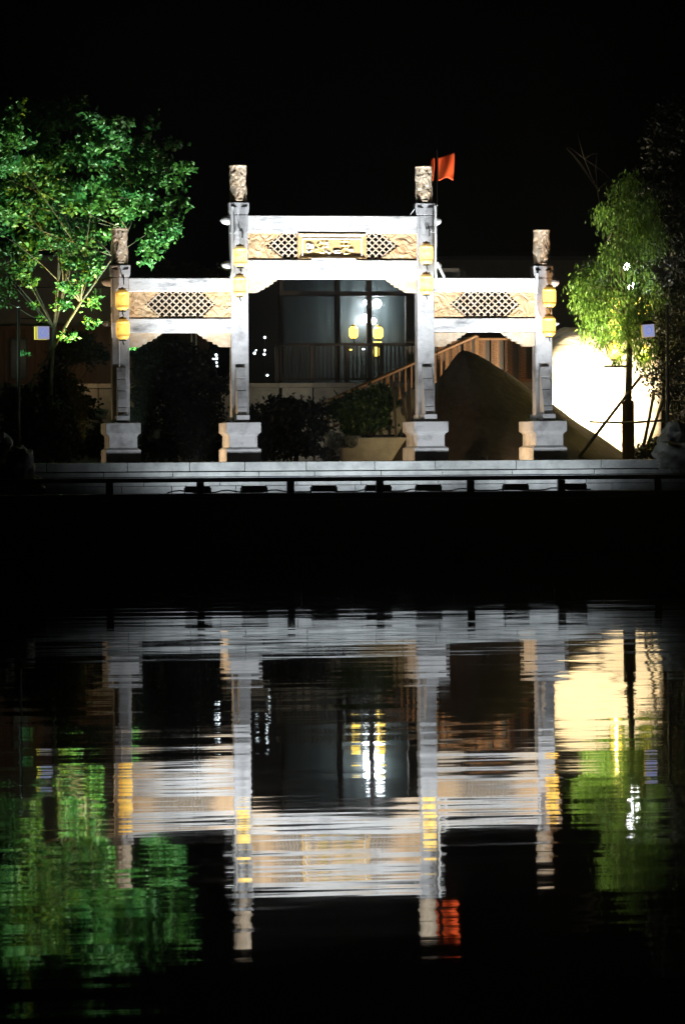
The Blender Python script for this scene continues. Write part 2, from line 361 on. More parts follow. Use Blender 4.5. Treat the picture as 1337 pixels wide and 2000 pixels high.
def zx(pts): return [(P(px, 0, 0).x, Z(py)) for px, py in pts]
def X0(px): return P(px, 600, 0).x
D1, D2 = .225, .185
def beam(x0, x1, p0, p1, d):
    b = MB(); b.box(x0, x1, -d, d, Z(p1), Z(p0)); return b.build('beam', 'beam', gate, bevel=.018)
bays = [(CXW[0] + HW - .012, CXW[1] - HW + .012, (544, 570.5), (622.5, 650), (571, 620)),
        (CXW[1] + HW - .012, CXW[2] - HW + .012, (422, 456.5), (508.5, 545), (457, 505.5)),
        (CXW[2] + HW - .012, CXW[3] - HW + .012, (543, 570.5), (622, 649), (571, 619.5))]
def hexbars(b, tipl, l, r, tipr, top, bot, pitch, wd, y0, y1):
    """diagonal lattice clipped to a hexagon"""
    zc = (top + bot) / 2; poly = [(l, bot), (r, bot), (tipr, zc), (r, top), (l, top), (tipl, zc)]
    poly = [p for i, p in enumerate(poly) if p != poly[i - 1]]
    cx_, cz_ = (tipl + tipr) / 2, zc
    for sgn in (1, -1):
        d = Vector((1, sgn * .93)).normalized(); nrm = Vector((-d.y, d.x))
        for k in range(-24, 25):
            o_ = Vector((cx_, cz_)) + nrm * (k + .5) * pitch; t0, t1 = -9, 9
            for i in range(len(poly)):
                a = Vector(poly[i]); e = Vector(poly[(i + 1) % len(poly)]) - a; nn = Vector((-e.y, e.x))
                den = nn.dot(d); num = nn.dot(a - o_)
                if abs(den) < 1e-9:
                    if num > 0: t0, t1 = 1, 0
                elif den > 0: t0 = max(t0, num / den)
                else: t1 = min(t1, num / den)
            if t1 - t0 < .02: continue
            t0 -= .02; t1 += .02
            a = o_ + d * t0; c = o_ + d * t1; h = nrm * wd / 2; q = .004 if sgn > 0 else 0
            b.prism_xz([tuple(a - h), tuple(c - h), tuple(c + h), tuple(a + h)], y0 - q, y1 + q)
for bi, (x0, x1, ub, lb, pb) in enumerate(bays):
    beam(x0, x1, *ub, D1); beam(x0, x1, *lb, D1 - .01)
    zt, zb = Z(pb[0]) + .005, Z(pb[1]); zc = (zt + zb) / 2; mid = (x0 + x1) / 2
    if bi == 1: hx = [(X0(515), X0(549), X0(582), X0(582)), (X0(713), X0(713), X0(745), X0(779))]
    elif bi == 0: hx = [(X0(281), X0(309), X0(396), X0(420))]
    else: hx = [(X0(874), X0(902), X0(988), X0(1013))]
    L = hx[0]; Rr = hx[-1]
    def steps(xa, xb, s):       # ragged edge following the lattice
        out = []; n = 5
        for k in range(n):
            t = k / n; out.append((xa + (xb - xa) * t, zc + s * (zt - zc) * t)); out.append((xa + (xb - xa) * (t + 1 / n), zc + s * (zt - zc) * (t + .5 / n)))
        return out + [(xb, zc + s * (zt - zc))]
    up_ = steps(L[0], L[1], 1); dn = steps(L[0], L[1], -1)
    pan = MB().prism_xz([(x0, zb), (L[1], zb)] + dn[::-1][1:-1] + up_[:-1] + [(L[1], zt), (x0, zt)], -D2, D2).build('carved_panel', 'warmstone', gate)
    up_ = steps(Rr[3], Rr[2], 1); dn = steps(Rr[3], Rr[2], -1)
    MB().prism_xz([(x1, zb), (x1, zt), (Rr[2], zt)] + up_[::-1][1:-1] + dn[:-1] + [(Rr[2], zb)], -D2, D2).build('carved_panel', 'warmstone', gate)
    for h in hx:
        lt = MB(); hexbars(lt, h[0], h[1], h[2], h[3], zt, zb, .118, .030, -.165, -.10); lt.build('lattice', 'lattice', gate)
    MB().box(x0 + .01, x1 - .01, -.06, .06, Z(pb[1]) - .04, Z(pb[1]) - .002).build('joint', 'dark', gate)
    # scalloped brackets
    if bi == 1: pl = [(0, 545), (60, 545), (56, 549.5), (51, 551), (50, 554.5), (44, 556), (42, 560), (35, 561), (33, 565), (26, 566), (24, 569.5), (15, 571.5), (0, 571.5)]
    else: pl = [(0, 650), (66, 650), (60, 655), (56, 656), (54, 660), (47, 661.5), (45, 665.5), (36, 667), (34, 671), (27, 672), (24, 676), (17, 677), (0, 677)]
    for s, xe in ((1, x0), (-1, x1)):
        b = MB(); b.prism_xz([(xe + s * (px / 80), Z(py) - .003) for px, py in pl], -.13, .13)
        o_ = b.build('corner_bracket', 'warmstone' if bi == 3 else 'carved', gate)
# plaque
px0, px1 = X0(580), X0(713); zt, zb = Z(458), Z(505)
pq = MB()
o0 = [(px0, zb), (px1, zb), (px1, zt), (px0, zt)]; i0 = [(px0 + .10, zb + .05), (px1 - .10, zb + .05), (px1 - .10, zt - .11), (px0 + .10, zt - .11)]
vs = [(x, -.25, z) for x, z in o0] + [(x, -.19, z) for x, z in i0] + [(x, .08, z) for x, z in o0]
pq.add(vs, [(0, 1, 5, 4), (1, 2, 6, 5), (2, 3, 7, 6), (3, 0, 4, 7), (0, 8, 9, 1), (1, 9, 10, 2), (2, 10, 11, 3), (3, 11, 8, 0), (8, 11, 10, 9), (4, 5, 6, 7)])
plaque = pq.build('plaque', 'plaque', gate)
b = MB(); e = .025
b.box(px0 + .10, px1 - .10, -.225, -.191, zt - .135, zt - .11); b.box(px0 + .10, px0 + .125, -.225, -.191, zb + .05, zt - .135); b.box(px1 - .125, px1 - .10, -.225, -.191, zb + .05, zt - .135)
b.build('inner_frame', 'silver', plaque)
MB().box(X0(606), X0(692), -.26, -.06, Z(508.5), Z(505.3)).build('ledge', 'beam', plaque)
def zs(q): return [(575 + x / 9.22, 452 + y / 9.22) for x, y in q]
def strokes(lst, w_, y, m, nm):
    b = MB()
    for q in lst:
        pts = [(X0(a), y, Z(c)) for a, c in zs(q)]
        b.tube(pts, [w_ * (1.1 if k == 0 else .75) for k in range(len(pts))], 6)
    return b.build(nm, m, plaque)
gold = [[(820, 190), (970, 182), (950, 230)], [(860, 190), (880, 240), (835, 255)], [(970, 182), (930, 270), (965, 255)], [(815, 260), (930, 265)], [(870, 280), (990, 265)],
        [(815, 365), (850, 330), (915, 310), (960, 300)], [(900, 300), (820, 350)], [(905, 310), (870, 400), (930, 440)], [(930, 320), (985, 400), (900, 430)], [(870, 400), (940, 410)],
        [(460, 175), (480, 215)], [(410, 240), (440, 210), (510, 200)], [(405, 240), (400, 290), (440, 300)], [(440, 230), (430, 270)], [(470, 225), (510, 230), (500, 280), (460, 300)],
        [(340, 340), (420, 320), (510, 300)], [(350, 330), (340, 380)], [(370, 340), (390, 400)], [(420, 320), (410, 400)], [(440, 380), (520, 400)], [(460, 320), (470, 390), (440, 400)], [(500, 330), (520, 400)]]
white = [[(210, 230), (200, 300), (320, 300)], [(230, 230), (320, 250), (340, 300)], [(210, 340), (230, 390), (300, 340)], [(240, 260), (300, 280)], [(540, 210), (590, 200), (600, 290), (540, 290)], [(550, 240), (590, 245)],
         [(540, 350), (600, 400), (630, 400)], [(680, 360), (760, 345), (800, 350)], [(700, 380), (780, 390), (820, 380)], [(960, 330), (1030, 330), (1050, 380)], [(980, 350), (1020, 360)]]
strokes(gold[:10], .014, -.21, 'gold', 'lettering'); strokes(gold[10:], .014, -.21, 'gold', 'lettering'); strokes(white[:4], .020, -.208, 'silver', 'lettering'); strokes(white[4:7], .020, -.208, 'silver', 'lettering'); strokes(white[7:9], .020, -.208, 'silver', 'lettering'); strokes(white[9:], .020, -.208, 'silver', 'lettering')
# white conduits strapped to the columns
for pts, r_ in (([(451, 406), (451, 470), (451, 530), (449, 541), (446, 543)], .034), ([(851, 401), (847, 403), (847, 470), (846, 520), (848, 545)], .030), ([(850, 513), (864, 543)], .034),
                ([(1045, 534), (1043, 574)], .034), ([(229, 655), (229, 742)], .014), ([(214, 545), (214, 600)], .016), ([(214, 612), (215, 660)], .014), ([(799, 419), (806, 409)], .012),
                ([(446, 457), (455, 458), (463, 449)], .014), ([(834, 447), (840, 455), (848, 453)], .014), ([(216, 523), (229, 521), (229, 545)], .022)):
    MB().tube([(P(a, 0, -.27).x, -.27, Z(c) - .002) for a, c in pts], r_, 10).build('conduit', 'tube', gate)

# ------------------------------------------------------------------ lanterns on the gateway
def lantern(name, mt, r=.165, h=.50):
    t = thing(name, (0, 0, 0), '', 'lantern')
    b = MB(); b.smooth = True
    pr = [(-h / 2, r * .50), (-h / 2 + .01, r * .62), (-h / 2 + .05, r * .88), (-h / 2 + .10, r)]
    nrib = 10
    for k in range(nrib + 1):
        z = -h / 2 + .10 + (h - .20) * k / nrib; pr.append((z, r * (1.0 + (.02 if k % 2 else -.015))))
    pr += [(h / 2 - .10, r), (h / 2 - .05, r * .88), (h / 2 - .01, r * .62), (h / 2, r * .5)]
    b.lathe((0, 0, 0), pr, 28).build('shade', mt, t)
    MB().lathe((0, 0, 0), [(h / 2 - .005, r * .56), (h / 2 + .035, r * .56), (h / 2 + .04, .03), (h / 2 + .06, .02)], 20).build('cap', 'cap', t)
    b = MB().lathe((0, 0, 0), [(-h / 2 + .005, r * .52), (-h / 2 - .03, r * .52), (-h / 2 - .035, .02)], 20)
    b.tube([(0, 0, -h / 2 - .03), (.015, 0, -h / 2 - .09), (.03, 0, -h / 2 - .13)], [.012, .016, .01]).build('tassel', 'steel', t)
    return t
protoA = lantern('lantern', 'lanternpale'); protoB = lantern('lantern', 'lanterngold')
specs = [(239, 586, 1, 'gold lantern hanging higher on the far left column, below the tree'), (240, 643, 1, 'lower gold lantern on the left short column, mostly beside the white beam'),
         (469, 501, 0, 'pale yellow lantern, upper of two on the left tall column'), (468, 558, 0, 'pale yellow lantern, lower of two on the left tall column'),
         (832, 496, 0, 'pale yellow lantern, upper of two on the right tall column'), (832, 555, 0, 'pale yellow lantern, lower of two on the right tall column'),
         (1072, 580, 1, 'gold lantern, upper of two on the right short column'), (1071, 637, 1, 'gold lantern, lower of two on the right short column, above the boulder')]
specs[0] = (239, 586, 1, 'gold lantern, upper of two on the left short column'); specs[1] = (240, 643, 1, 'gold lantern, lower of two on the left short column')
used = set()
for px, py, g_, lab in specs:
    src = (protoA, protoB)[g_]
    o = src if g_ not in used else copy_tree(src); used.add(g_)
    o.location = P(px, py, -.62); tag(o, lab, 'lantern', 'yellow lanterns hung on the gateway columns')
# ------------------------------------------------------------------ railing along the quay
rail = thing('quay_railing', (P(648, 960, -3.3).x, -3.3, 1.445), 'low black steel railing running along the quay edge before the steps', 'railing')
a = P(-250, 937, -3.3); MB().box(a.x, P(1600, 937, -3.3).x, -3.37, -3.25, 1.715, 1.815).build('top_rail', 'steel', rail, bevel=.01)
for px in (-140, 38, 214, 391, 567, 741, 918, 1095, 1282, 1460):
    x = P(px, 950, -3.3).x; MB().box(x - .085, x + .085, -3.38, -3.24, 1.445, 1.714).build('post', 'steel', rail, bevel=.01)
# ------------------------------------------------------------------ floodlights
fl = thing('floodlight', (0, 0, 0), '', 'floodlight')
ang = R(20)
b = MB(); pr = [(-.06, -.08), (.10, -.05), (.10, .055), (-.06, .08)]
b.box(-.29, .29, -.08, .08, -.085, .07).build('housing', 'steel', fl, bevel=.012)
MB().box(-.26, .26, -.06, .06, .0703, .072).build('glass', 'glassy', fl)
b = MB(); b.box(-.32, -.295, -.02, .02, -.12, .03); b.box(.295, .32, -.02, .02, -.12, .03); b.box(-.32, .32, -.025, .025, -.125, -.105); b.build('bracket', 'steel', fl)
flab = ['floodlight half hidden by the second post, below the left pier gap', 'floodlight under the left tall column pedestal', 'floodlight just right of the post below the archway left half', 'floodlight straddling the post below the archway right half',
        'floodlight under the right tall column pedestal', 'floodlight below the right short column pedestal, between two posts', 'floodlight touching the right post, last of the row']
flab = ['black floodlight behind a railing post, leftmost of the row', 'black floodlight below the left tall column', 'black floodlight below the left half of the central opening', 'black floodlight straddling the railing post below the central opening',
        'black floodlight below the right tall column', 'black floodlight below and left of the right short column', 'black floodlight beside a railing post, rightmost of the row']
for i, p in enumerate(flood_pos):
    o = fl if i == 0 else copy_tree(fl); o.location = p; tag(o, flab[i], 'floodlight', 'floodlights lined up below the steps')
cb = MB(); cpts = []; x = flood_pos[0].x - .7; r = random.Random(3); k = 0
while x < flood_pos[-1].x + .5: cpts.append((x, -2.9 + .05 * math.sin(k), 1.47 + .05 * max(0, math.sin(k * .9)))); x += .16; k += 1
o = rebase(cb.tube(cpts, .016).build('power_cable', 'cable'), cpts[0]); tag(o, 'black power cable sagging along the deck between the floodlights', 'cable')
# warm ground fixtures
for i, fx in enumerate((345, 640, 945)):
    p = P(fx, 880, .1)
    o = rebase(MB().lathe((p.x, .15, PZ), [(0, .09), (.08, .09), (.10, .07)], 16).build('ground_light', 'steel'), (p.x, .15, PZ))
    tag(o, 'small round ground light on the paving in the ' + ('left side bay', 'central opening', 'right side bay')[i], 'ground light', 'ground lights inside the gateway bays')

# ------------------------------------------------------------------ foliage tools
def foliage(name, m, parent, lumps, nclu, nleaf, llen, lwid, crad, seed, up=.5, droop=0.0, shell=.55, flat=.6):
    """many leaf-sized faces, gathered in clumps on the outside of rounded lumps; lumps = (centre, radius)"""
    rg = np.random.default_rng(seed); V = []; Fc = []
    vol = np.array([r ** 2 for c, r in lumps]); vol = vol / vol.sum(); cents = []
    for li, (c, r) in enumerate(lumps):
        for _ in range(max(3, int(nclu * vol[li]))):
            d = rg.normal(size=3); d /= np.linalg.norm(d); rad = r * (shell + (1 - shell) * rg.random() ** .5) * rg.uniform(.8, 1.08)
            cents.append(np.array(c) + d * rad)
    for cc in cents:
        k = max(4, int(nleaf * rg.uniform(.5, 1.4))); cr = crad * rg.uniform(.6, 1.4)
        tilt = rg.normal(size=3) * .5
        off = rg.normal(size=(k, 3)) * cr * .5; off[:, 2] *= flat
        off[:, 2] += off[:, 0] * tilt[0] * .4 + off[:, 1] * tilt[1] * .4
        for o_ in off:
            p = cc + o_
            nrm = rg.normal(size=3) * .75 + np.array([0, 0, up]) + tilt * .4; nrm /= np.linalg.norm(nrm) + 1e-9
            ax = rg.normal(size=3); ax[2] -= droop * 2.5; ax -= nrm * ax.dot(nrm); ax /= np.linalg.norm(ax) + 1e-9
            if droop: ax[2] = ax[2] - droop; ax /= np.linalg.norm(ax)
            sd = np.cross(nrm, ax); l = llen * rg.uniform(.6, 1.3); w_ = lwid * rg.uniform(.7, 1.2)
            i = len(V); V += [tuple(p), tuple(p + ax * l * .45 + sd * w_ / 2 + nrm * w_ * .12), tuple(p + ax * l), tuple(p + ax * l * .45 - sd * w_ / 2 + nrm * w_ * .12)]
            Fc.append((i, i + 1, i + 2, i + 3))
    b = MB(); b.v = V; b.f = Fc
    return b.build(name, m, parent), cents
def branches(name, parent, trunk, trad, cents, m='bark', nb=24, seed=0, r1=.02):
    b = MB(); b.smooth = True; rg = random.Random(seed); trunk = [Vector(t) for t in trunk]
    b.tube(trunk, trad, 10)
    for _ in range(nb):
        c = Vector(cents[rg.randrange(len(cents))]); 
        k = rg.randrange(len(trunk) // 2, len(trunk)); s = trunk[k]
        mid = s.lerp(c, .5) + Vector((rg.uniform(-.1, .1), rg.uniform(-.1, .1), rg.uniform(-.05, .15)))
        ra = trad[k] * .55 + .008
        b.tube([s, s.lerp(mid, .5), mid, mid.lerp(c, .5) + Vector((0, 0, .04)), c], [ra * .8, ra * .6, ra * .42, ra * .28, .005], 6)
    return b.build(name, m, parent)
def lump_px(lst, Y, spread, seed):
    r = random.Random(seed); out = []
    for px, py, rp in lst:
        y = Y + r.uniform(-spread, spread); out.append((tuple(P(px, py, y)), rp / 78))
    return out

# ------------------------------------------------------------------ left tree
tb = P(60, 748, 2.6); base = Vector((P(52, 880, 2.6).x, 2.6, 2.17))
t = thing('leafy_tree', base, 'large broadleaf tree lit bright green, its slender trunk leaning right beside the left column', 'tree')
L = [(70, 250, 55), (135, 215, 38), (200, 275, 55), (225, 250, 28), (280, 295, 42), (297, 243, 14), (337, 280, 13), (362, 322, 10), (330, 340, 34), (345, 400, 26), (318, 450, 34), (290, 492, 22), (250, 380, 60), (150, 350, 80), (60, 370, 70),
     (120, 440, 52), (40, 450, 45), (195, 440, 38), (165, 520, 32), (140, 565, 20), (185, 590, 12), (5, 300, 60), (-60, 300, 80), (-50, 420, 70), (20, 215, 30), (55, 530, 30), (120, 590, 12)]
lu = lump_px(L, 2.6, .9, 2)
_, ce = foliage('crown', 'leaf', t, lu, 760, 24, .145, .105, .19, 11, up=.6, shell=.55, flat=.55)
low = lump_px([(140, 655, 10), (120, 655, 6), (172, 633, 9), (190, 632, 5), (48, 690, 6), (66, 595, 5), (128, 520, 10), (80, 620, 4), (260, 678, 7)], 2.2, .2, 4)
foliage('low_sprays', 'leaf', t, low, 26, 14, .10, .07, .09, 12, up=.6, shell=.2)
tr = [base, P(54, 800, 2.6), P(64, 745, 2.6), P(100, 688, 2.6), P(130, 635, 2.6), P(158, 590, 2.6), P(190, 545, 2.6), P(222, 500, 2.6), P(250, 450, 2.6), P(275, 390, 2.6)]
branches('trunk', t, tr, [.065, .055, .045, .042, .04, .036, .032, .028, .024, .015], [c for c in ce], nb=30, seed=3)
t2b = P(95, 890, 3.4); t2b.z = 2.15
t = thing('leafy_tree', t2b, 'slim second trunk with thin dark foliage standing behind the bright green tree', 'tree')
lu = lump_px([(120, 480, 40), (90, 420, 45), (30, 520, 50), (170, 470, 30), (-20, 560, 50)], 3.9, .5, 8)
_, ce = foliage('crown', 'leafmid', t, lu, 150, 16, .11, .08, .2, 14)
branches('trunk', t, [t2b, P(100, 740, 3.4), P(106, 640, 3.4), P(125, 560, 3.6), P(140, 480, 3.8)], [.06, .055, .05, .04, .03], ce, nb=14, seed=5)

# ------------------------------------------------------------------ right tree with props
base = P(1226, 885, 2.6); base.z = 2.17
t = thing('willow_tree', base, 'drooping green tree with wrapped trunk and bracing poles in front of the glowing boulder', 'tree')
L = [(1225, 370, 38), (1195, 425, 34), (1175, 412, 14), (1235, 440, 48), (1210, 500, 40), (1160, 545, 38), (1135, 560, 26), (1180, 580, 40), (1215, 600, 44), (1145, 610, 30), (1160, 640, 26), (1200, 660, 34), (1245, 560, 42),
     (1230, 640, 40), (1262, 470, 40), (1255, 400, 34), (1262, 590, 34), (1255, 690, 30), (1215, 690, 18)]
lu = lump_px(L, 2.6, .8, 6)
_, ce = foliage('crown', 'leafwillow', t, lu, 760, 20, .13, .045, .20, 21, up=.3, droop=.8, shell=.45, flat=1.1)
branches('trunk', t, [base, P(1225, 800, 2.6), P(1227, 740, 2.6), P(1228, 680, 2.6), P(1222, 620, 2.6), P(1205, 560, 2.6), P(1192, 500, 2.6), P(1186, 470, 2.6)], [.10, .10, .085, .075, .05, .038, .028, .015], ce, nb=40, seed=9)
MB().lathe((base.x, base.y, 0), [(2.17, .16), (P(0, 788, 2.6).z, .155)], 18).build('trunk_wrap', 'wrap', t)
MB().box(P(1178, 715, 2.5).x, P(1226, 715, 2.5).x, 2.44, 2.49, P(1200, 717.5, 2.5).z, P(1200, 713.5, 2.5).z).build('cross_stick', 'pole', t)
for a, c in (((1130, 892, 1.9), (1252, 733, 2.7)), ((1256, 870, 2.3), (1276, 765, 2.7)), ((1262, 876, 2.0), (1293, 780, 2.7)), ((1318, 870, 2.5), (1300, 800, 2.7))):
    p = P(*a); q = P(*c); p.z = max(p.z, 2.17); MB().tube([p, p.lerp(q, .5) + Vector((.01, 0, .01)), q], [.045, .04, .038], 8).build('bracing_pole', 'pole', t)
b = MB().tube([P(1150, 824, 2.2), P(1226, 826, 2.2), P(1310, 820, 2.2)], .028); b.build('cross_rail', 'pole', t)
base = P(1350, 890, 4.2); base.z = 2.12
t = thing('dark_tree', base, 'tall dark tree behind the right lamp post, cut off by the picture edge', 'tree')
lu = lump_px([(1330, 250, 60), (1300, 300, 50), (1370, 360, 80), (1330, 430, 70), (1360, 560, 80), (1335, 660, 60), (1310, 740, 40), (1350, 780, 60), (1290, 470, 50), (1290, 580, 46), (1300, 660, 50), (1285, 390, 50), (1275, 740, 34)], 3.4, .5, 6)
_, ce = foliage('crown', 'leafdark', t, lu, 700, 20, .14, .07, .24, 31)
branches('trunk', t, [base, P(1350, 700, 4.2), P(1345, 500, 4.2), P(1330, 300, 4.2)], [.12, .1, .07, .04], ce, nb=22, seed=10)
base = P(1172, 880, 9.5); base.z = 2.12
t = thing('bare_tree', base, 'thin bare branch rising into the dark above the boulder', 'tree')
branches('trunk', t, [base, P(1176, 700, 9.5), P(1180, 450, 9.5), P(1165, 370, 9.5), P(1140, 310, 9.5), P(1126, 260, 9.5)], [.05, .045, .03, .02, .014, .008], [P(1105, 290, 9.5), P(1165, 300, 9.5), P(1190, 350, 9.5), P(1120, 240, 9.5)], nb=7, seed=4)

# ------------------------------------------------------------------ boulder, sand heap, rocks
c = P(1172, 780, 6.9); zt = P(1120, 646, 6.9).z
b = MB(); rx = 1.60; rz = zt - 2.05
b.blob((c.x, 7.2, 2.05), (rx, .85, rz), amp=.045, freq=2.2, seed=3, sub=56, power=7)
o = rebase(b.build('boulder', 'rock'), (c.x, 7.2, 2.05)); tag(o, 'huge pale boulder glowing in warm light behind the right tree', 'boulder')
# heap of sand
b = MB(); b.smooth = True; apex = P(903, 684, 4.0); H = apex.z - 2.12; n = 90; m_ = 26; vs = [(apex.x, apex.y, apex.z)]; fs = []
for i in range(1, m_ + 1):
    for k in range(n):
        a = 2 * math.pi * k / n; dx, dy = math.cos(a), math.sin(a)
        sl = .64 if dx > 0 else .64 + .75 * abs(dx) ** .8          # steeper where it leans on the stair
        if dy < 0: sl += .30 * abs(dy)
        if dy > 0: sl += .5 * dy
        Rr_ = H / sl; t_ = i / m_; d = Rr_ * t_
        nz = mnoise.fractal(Vector((dx * d * .9, dy * d * .9, 3.3)), 1, 2, 5) * .12
        z = apex.z - H * (math.sqrt(t_ * t_ + .0081) - .09) / .914 + nz * (1 - t_ * .6)
        vs.append((apex.x + dx * d, apex.y + dy * d, max(z, 2.12)))
for k in range(n): fs.append((0, 1 + k, 1 + (k + 1) % n))
for i in range(m_ - 1):
    for k in range(n): fs.append((1 + i * n + k, 1 + (i + 1) * n + k, 1 + (i + 1) * n + (k + 1) % n, 1 + i * n + (k + 1) % n))
b.add(vs, fs); o = rebase(b.build('sand_heap', 'sand'), (apex.x, apex.y, 2.12)); tag(o, 'big brown heap of sand behind the right bay, sloping down towards the boulder', 'sand heap')
def rock(px, py, rp, Y, lab, m='greyrock', seed=1, sq=(1, .8, 1), power=2.6, grp=None, amp=.35):
    c = P(px, py, Y); r = rp / 80
    b = MB().blob(c, (r * sq[0], r * sq[1], r * sq[2]), amp=amp, freq=1.8, seed=seed, sub=22, power=power); o = b.build('rock', m)
    rebase(o, (c.x, c.y, c.z - r * sq[2])); tag(o, lab, 'rock', grp)
rock(1330, 893, 36, -1.75, 'pale grey rock overlapping the right end of the steps', seed=2, sq=(1.3, .9, .8))
rock(1318, 858, 30, -.9, 'rounded dark rock with a bright rim above the right end of the steps', seed=3)
rock(40, 905, 26, -1.8, 'grey rock leaning on the left end of the steps', seed=4, sq=(.9, .8, 1.2))
rock(2, 872, 22, -1.4, 'dark rounded rock cut by the left picture edge', seed=5)
rock(66, 950, 18, -2.3, 'small grey rock on the deck below the left end of the steps', seed=6, sq=(1.2, .8, 1))
rock(650, 860, 15, 3.2, 'sharp grey rock below the green bush', seed=7, sq=(1.1, 1, 1), amp=.5)
rock(680, 862, 13, 3.4, 'small pale rock between the grey rock and the lit kerb', seed=8, sq=(1.3, 1, .8), amp=.5)
rock(190, 808, 14, 5.0, 'small pale rock under the beige wall beside the left column', 'retain', seed=9, sq=(1.4, 1, .8))
rock(300, 850, 12, 4.0, 'dim rock lying in the left bay', seed=10)

# ------------------------------------------------------------------ terrace and its wall
TY = 8.3; TZ = P(600, 748, TY).z
b = MB(); x = P(-120, 0, TY).x; xe = P(1075, 0, TY).x; r = random.Random(8)
while x < xe:
    l = r.uniform(.9, 1.5)
    b.box(x, x + l - .01, TY + r.uniform(-.01, .01), TY + .5, TZ - .12, TZ)
    for k in range(3): b.box(x + r.uniform(0, .1), x + l - .01, TY + .03 + r.uniform(0, .02), TY + .5, 2.1 + k * .66, 2.1 + (k + 1) * .66 - .012 if k < 2 else TZ - .13)
    x += l
o = rebase(b.build('retaining_wall', 'retain'), (0, TY, 2.1)); tag(o, 'low pale stone retaining wall with coping below the terrace railing', 'wall')
b = MB(); b.box(-40, 40, TY + .3, 40, 2.0, TZ - .01); tag(b.build('terrace', 'floor'), kind='structure')
def railing(name, lab, pxa, pxb, Y, ztop, zbot, m='darkwood', step=.115, posts=4):
    xa, xb = P(pxa, 700, Y).x, P(pxb, 700, Y).x; t = thing(name, ((xa + xb) / 2, Y, zbot), lab, 'railing')
    MB().box(xa, xb, Y - .05, Y + .05, ztop - .08, ztop).build('top_rail', m, t, bevel=.01)
    MB().box(xa, xb, Y - .03, Y + .03, zbot + .08, zbot + .13).build('bottom_rail', m, t)
    n = int((xb - xa) / step)
    for k in range(1, n):
        x = xa + (xb - xa) * k / n; MB().box(x - .018, x + .018, Y - .018, Y + .018, zbot + .13, ztop - .08).build('baluster', m, t)
    for k in range(posts + 1):
        x = xa + (xb - xa) * k / posts; MB().box(x - .05, x + .05, Y - .06, Y + .06, zbot, ztop - .081).build('post', m, t)
railing('terrace_railing', 'dark wooden terrace railing seen through the central opening', 540, 812, 8.5, P(660, 670, 8.5).z, TZ)
# fretwork balustrade on the right
FY = 7.9; zt = P(950, 660, FY).z; zb = P(950, 745, FY).z; xa, xb = P(925, 700, FY).x, P(1052, 700, FY).x
t = thing('fretwork_balustrade', ((xa + xb) / 2, FY, zb), 'brown carved wooden balustrade seen behind the sand heap in the right bay', 'balustrade')
xa = P(850, 700, FY).x
MB().box(P(925, 700, FY).x, xb, FY - .08, FY + .06, zt - .06, zt).build('top_rail', 'fret', t, bevel=.01)
MB().box(xa, xb, FY - .05, FY + .05, zb, zb + .06).build('bottom_rail', 'fret', t)
x = xa; k = 0
while x < xb - .2:
    w1 = .22 if k % 2 == 0 else .16
    if k % 2 == 0:
        bd = MB().box(x, x + w1, FY - .02, FY + .02, zb + .06, zt - .06).build('board', 'wood', t)
        q = MB(); z = zb + .12; j = 0
        while z < zt - .16:
            q.box(x + .05, x + w1 - .05, FY - .04, FY - .022, z, z + .016); q.box(x + (.05 if j % 2 else w1 - .07), x + (.07 if j % 2 else w1 - .05), FY - .04, FY - .022, z + .016, z + .05)
            q.box(x + .10, x + .12, FY - .04, FY - .022, z + .018, z + .036); z += .052; j += 1
        q.build('fretwork', 'fret', bd)
    else:
        MB().box(x + .01, x + w1 - .01, FY + .03, FY + .05, zb + .06, zt - .06).build('slat', 'darkwood', t)
    x += w1; k += 1
# stair with its sloping rail
SY = 6.9
s0 = P(640, 860, SY); s1 = P(935, 745, SY)
b = MB(); nst = 12; s0z = 2.12; 
for k in range(nst):
    xk = s0.x + (s1.x - s0.x) * k / nst; zk = s0z + (TZ - s0z) * (k + 1) / nst
    b.box(xk, s1.x + .3, SY - .02 * 0 + .0, TY - .03, s0z + (TZ - s0z) * k / nst + (.002 if k else 0), zk)
o = rebase(b.build('stair', 'retain'), (s0.x, SY, 2.12)); tag(o, 'pale stone stair climbing right to the terrace behind the green bush', 'stair')
t = thing('stair_railing', (s0.x, SY, 2.12), 'brown wooden handrail sloping up to the right behind the tall right column', 'railing')
ra, rb, rc = P(640, 783, SY - .1), P(812, 707, SY - .1), P(930, 655, SY - .1)
MB().tube([ra, rb, rc], .05, 8).build('handrail', 'fret', t)
MB().tube([ra - Vector((0, 0, .75)), rb - Vector((0, 0, .75)), rc - Vector((0, 0, .75))], .035, 8).build('bottom_rail', 'fret', t)
for k in range(26):
    q = ra.lerp(rc, k / 25); MB().box(q.x - (.05 if k % 5 == 0 else .022), q.x + (.05 if k % 5 == 0 else .022), q.y - .03, q.y + .03, q.z - (.95 if k % 5 == 0 else .76), q.z - .02).build('post' if k % 5 == 0 else 'baluster', 'fret', t)
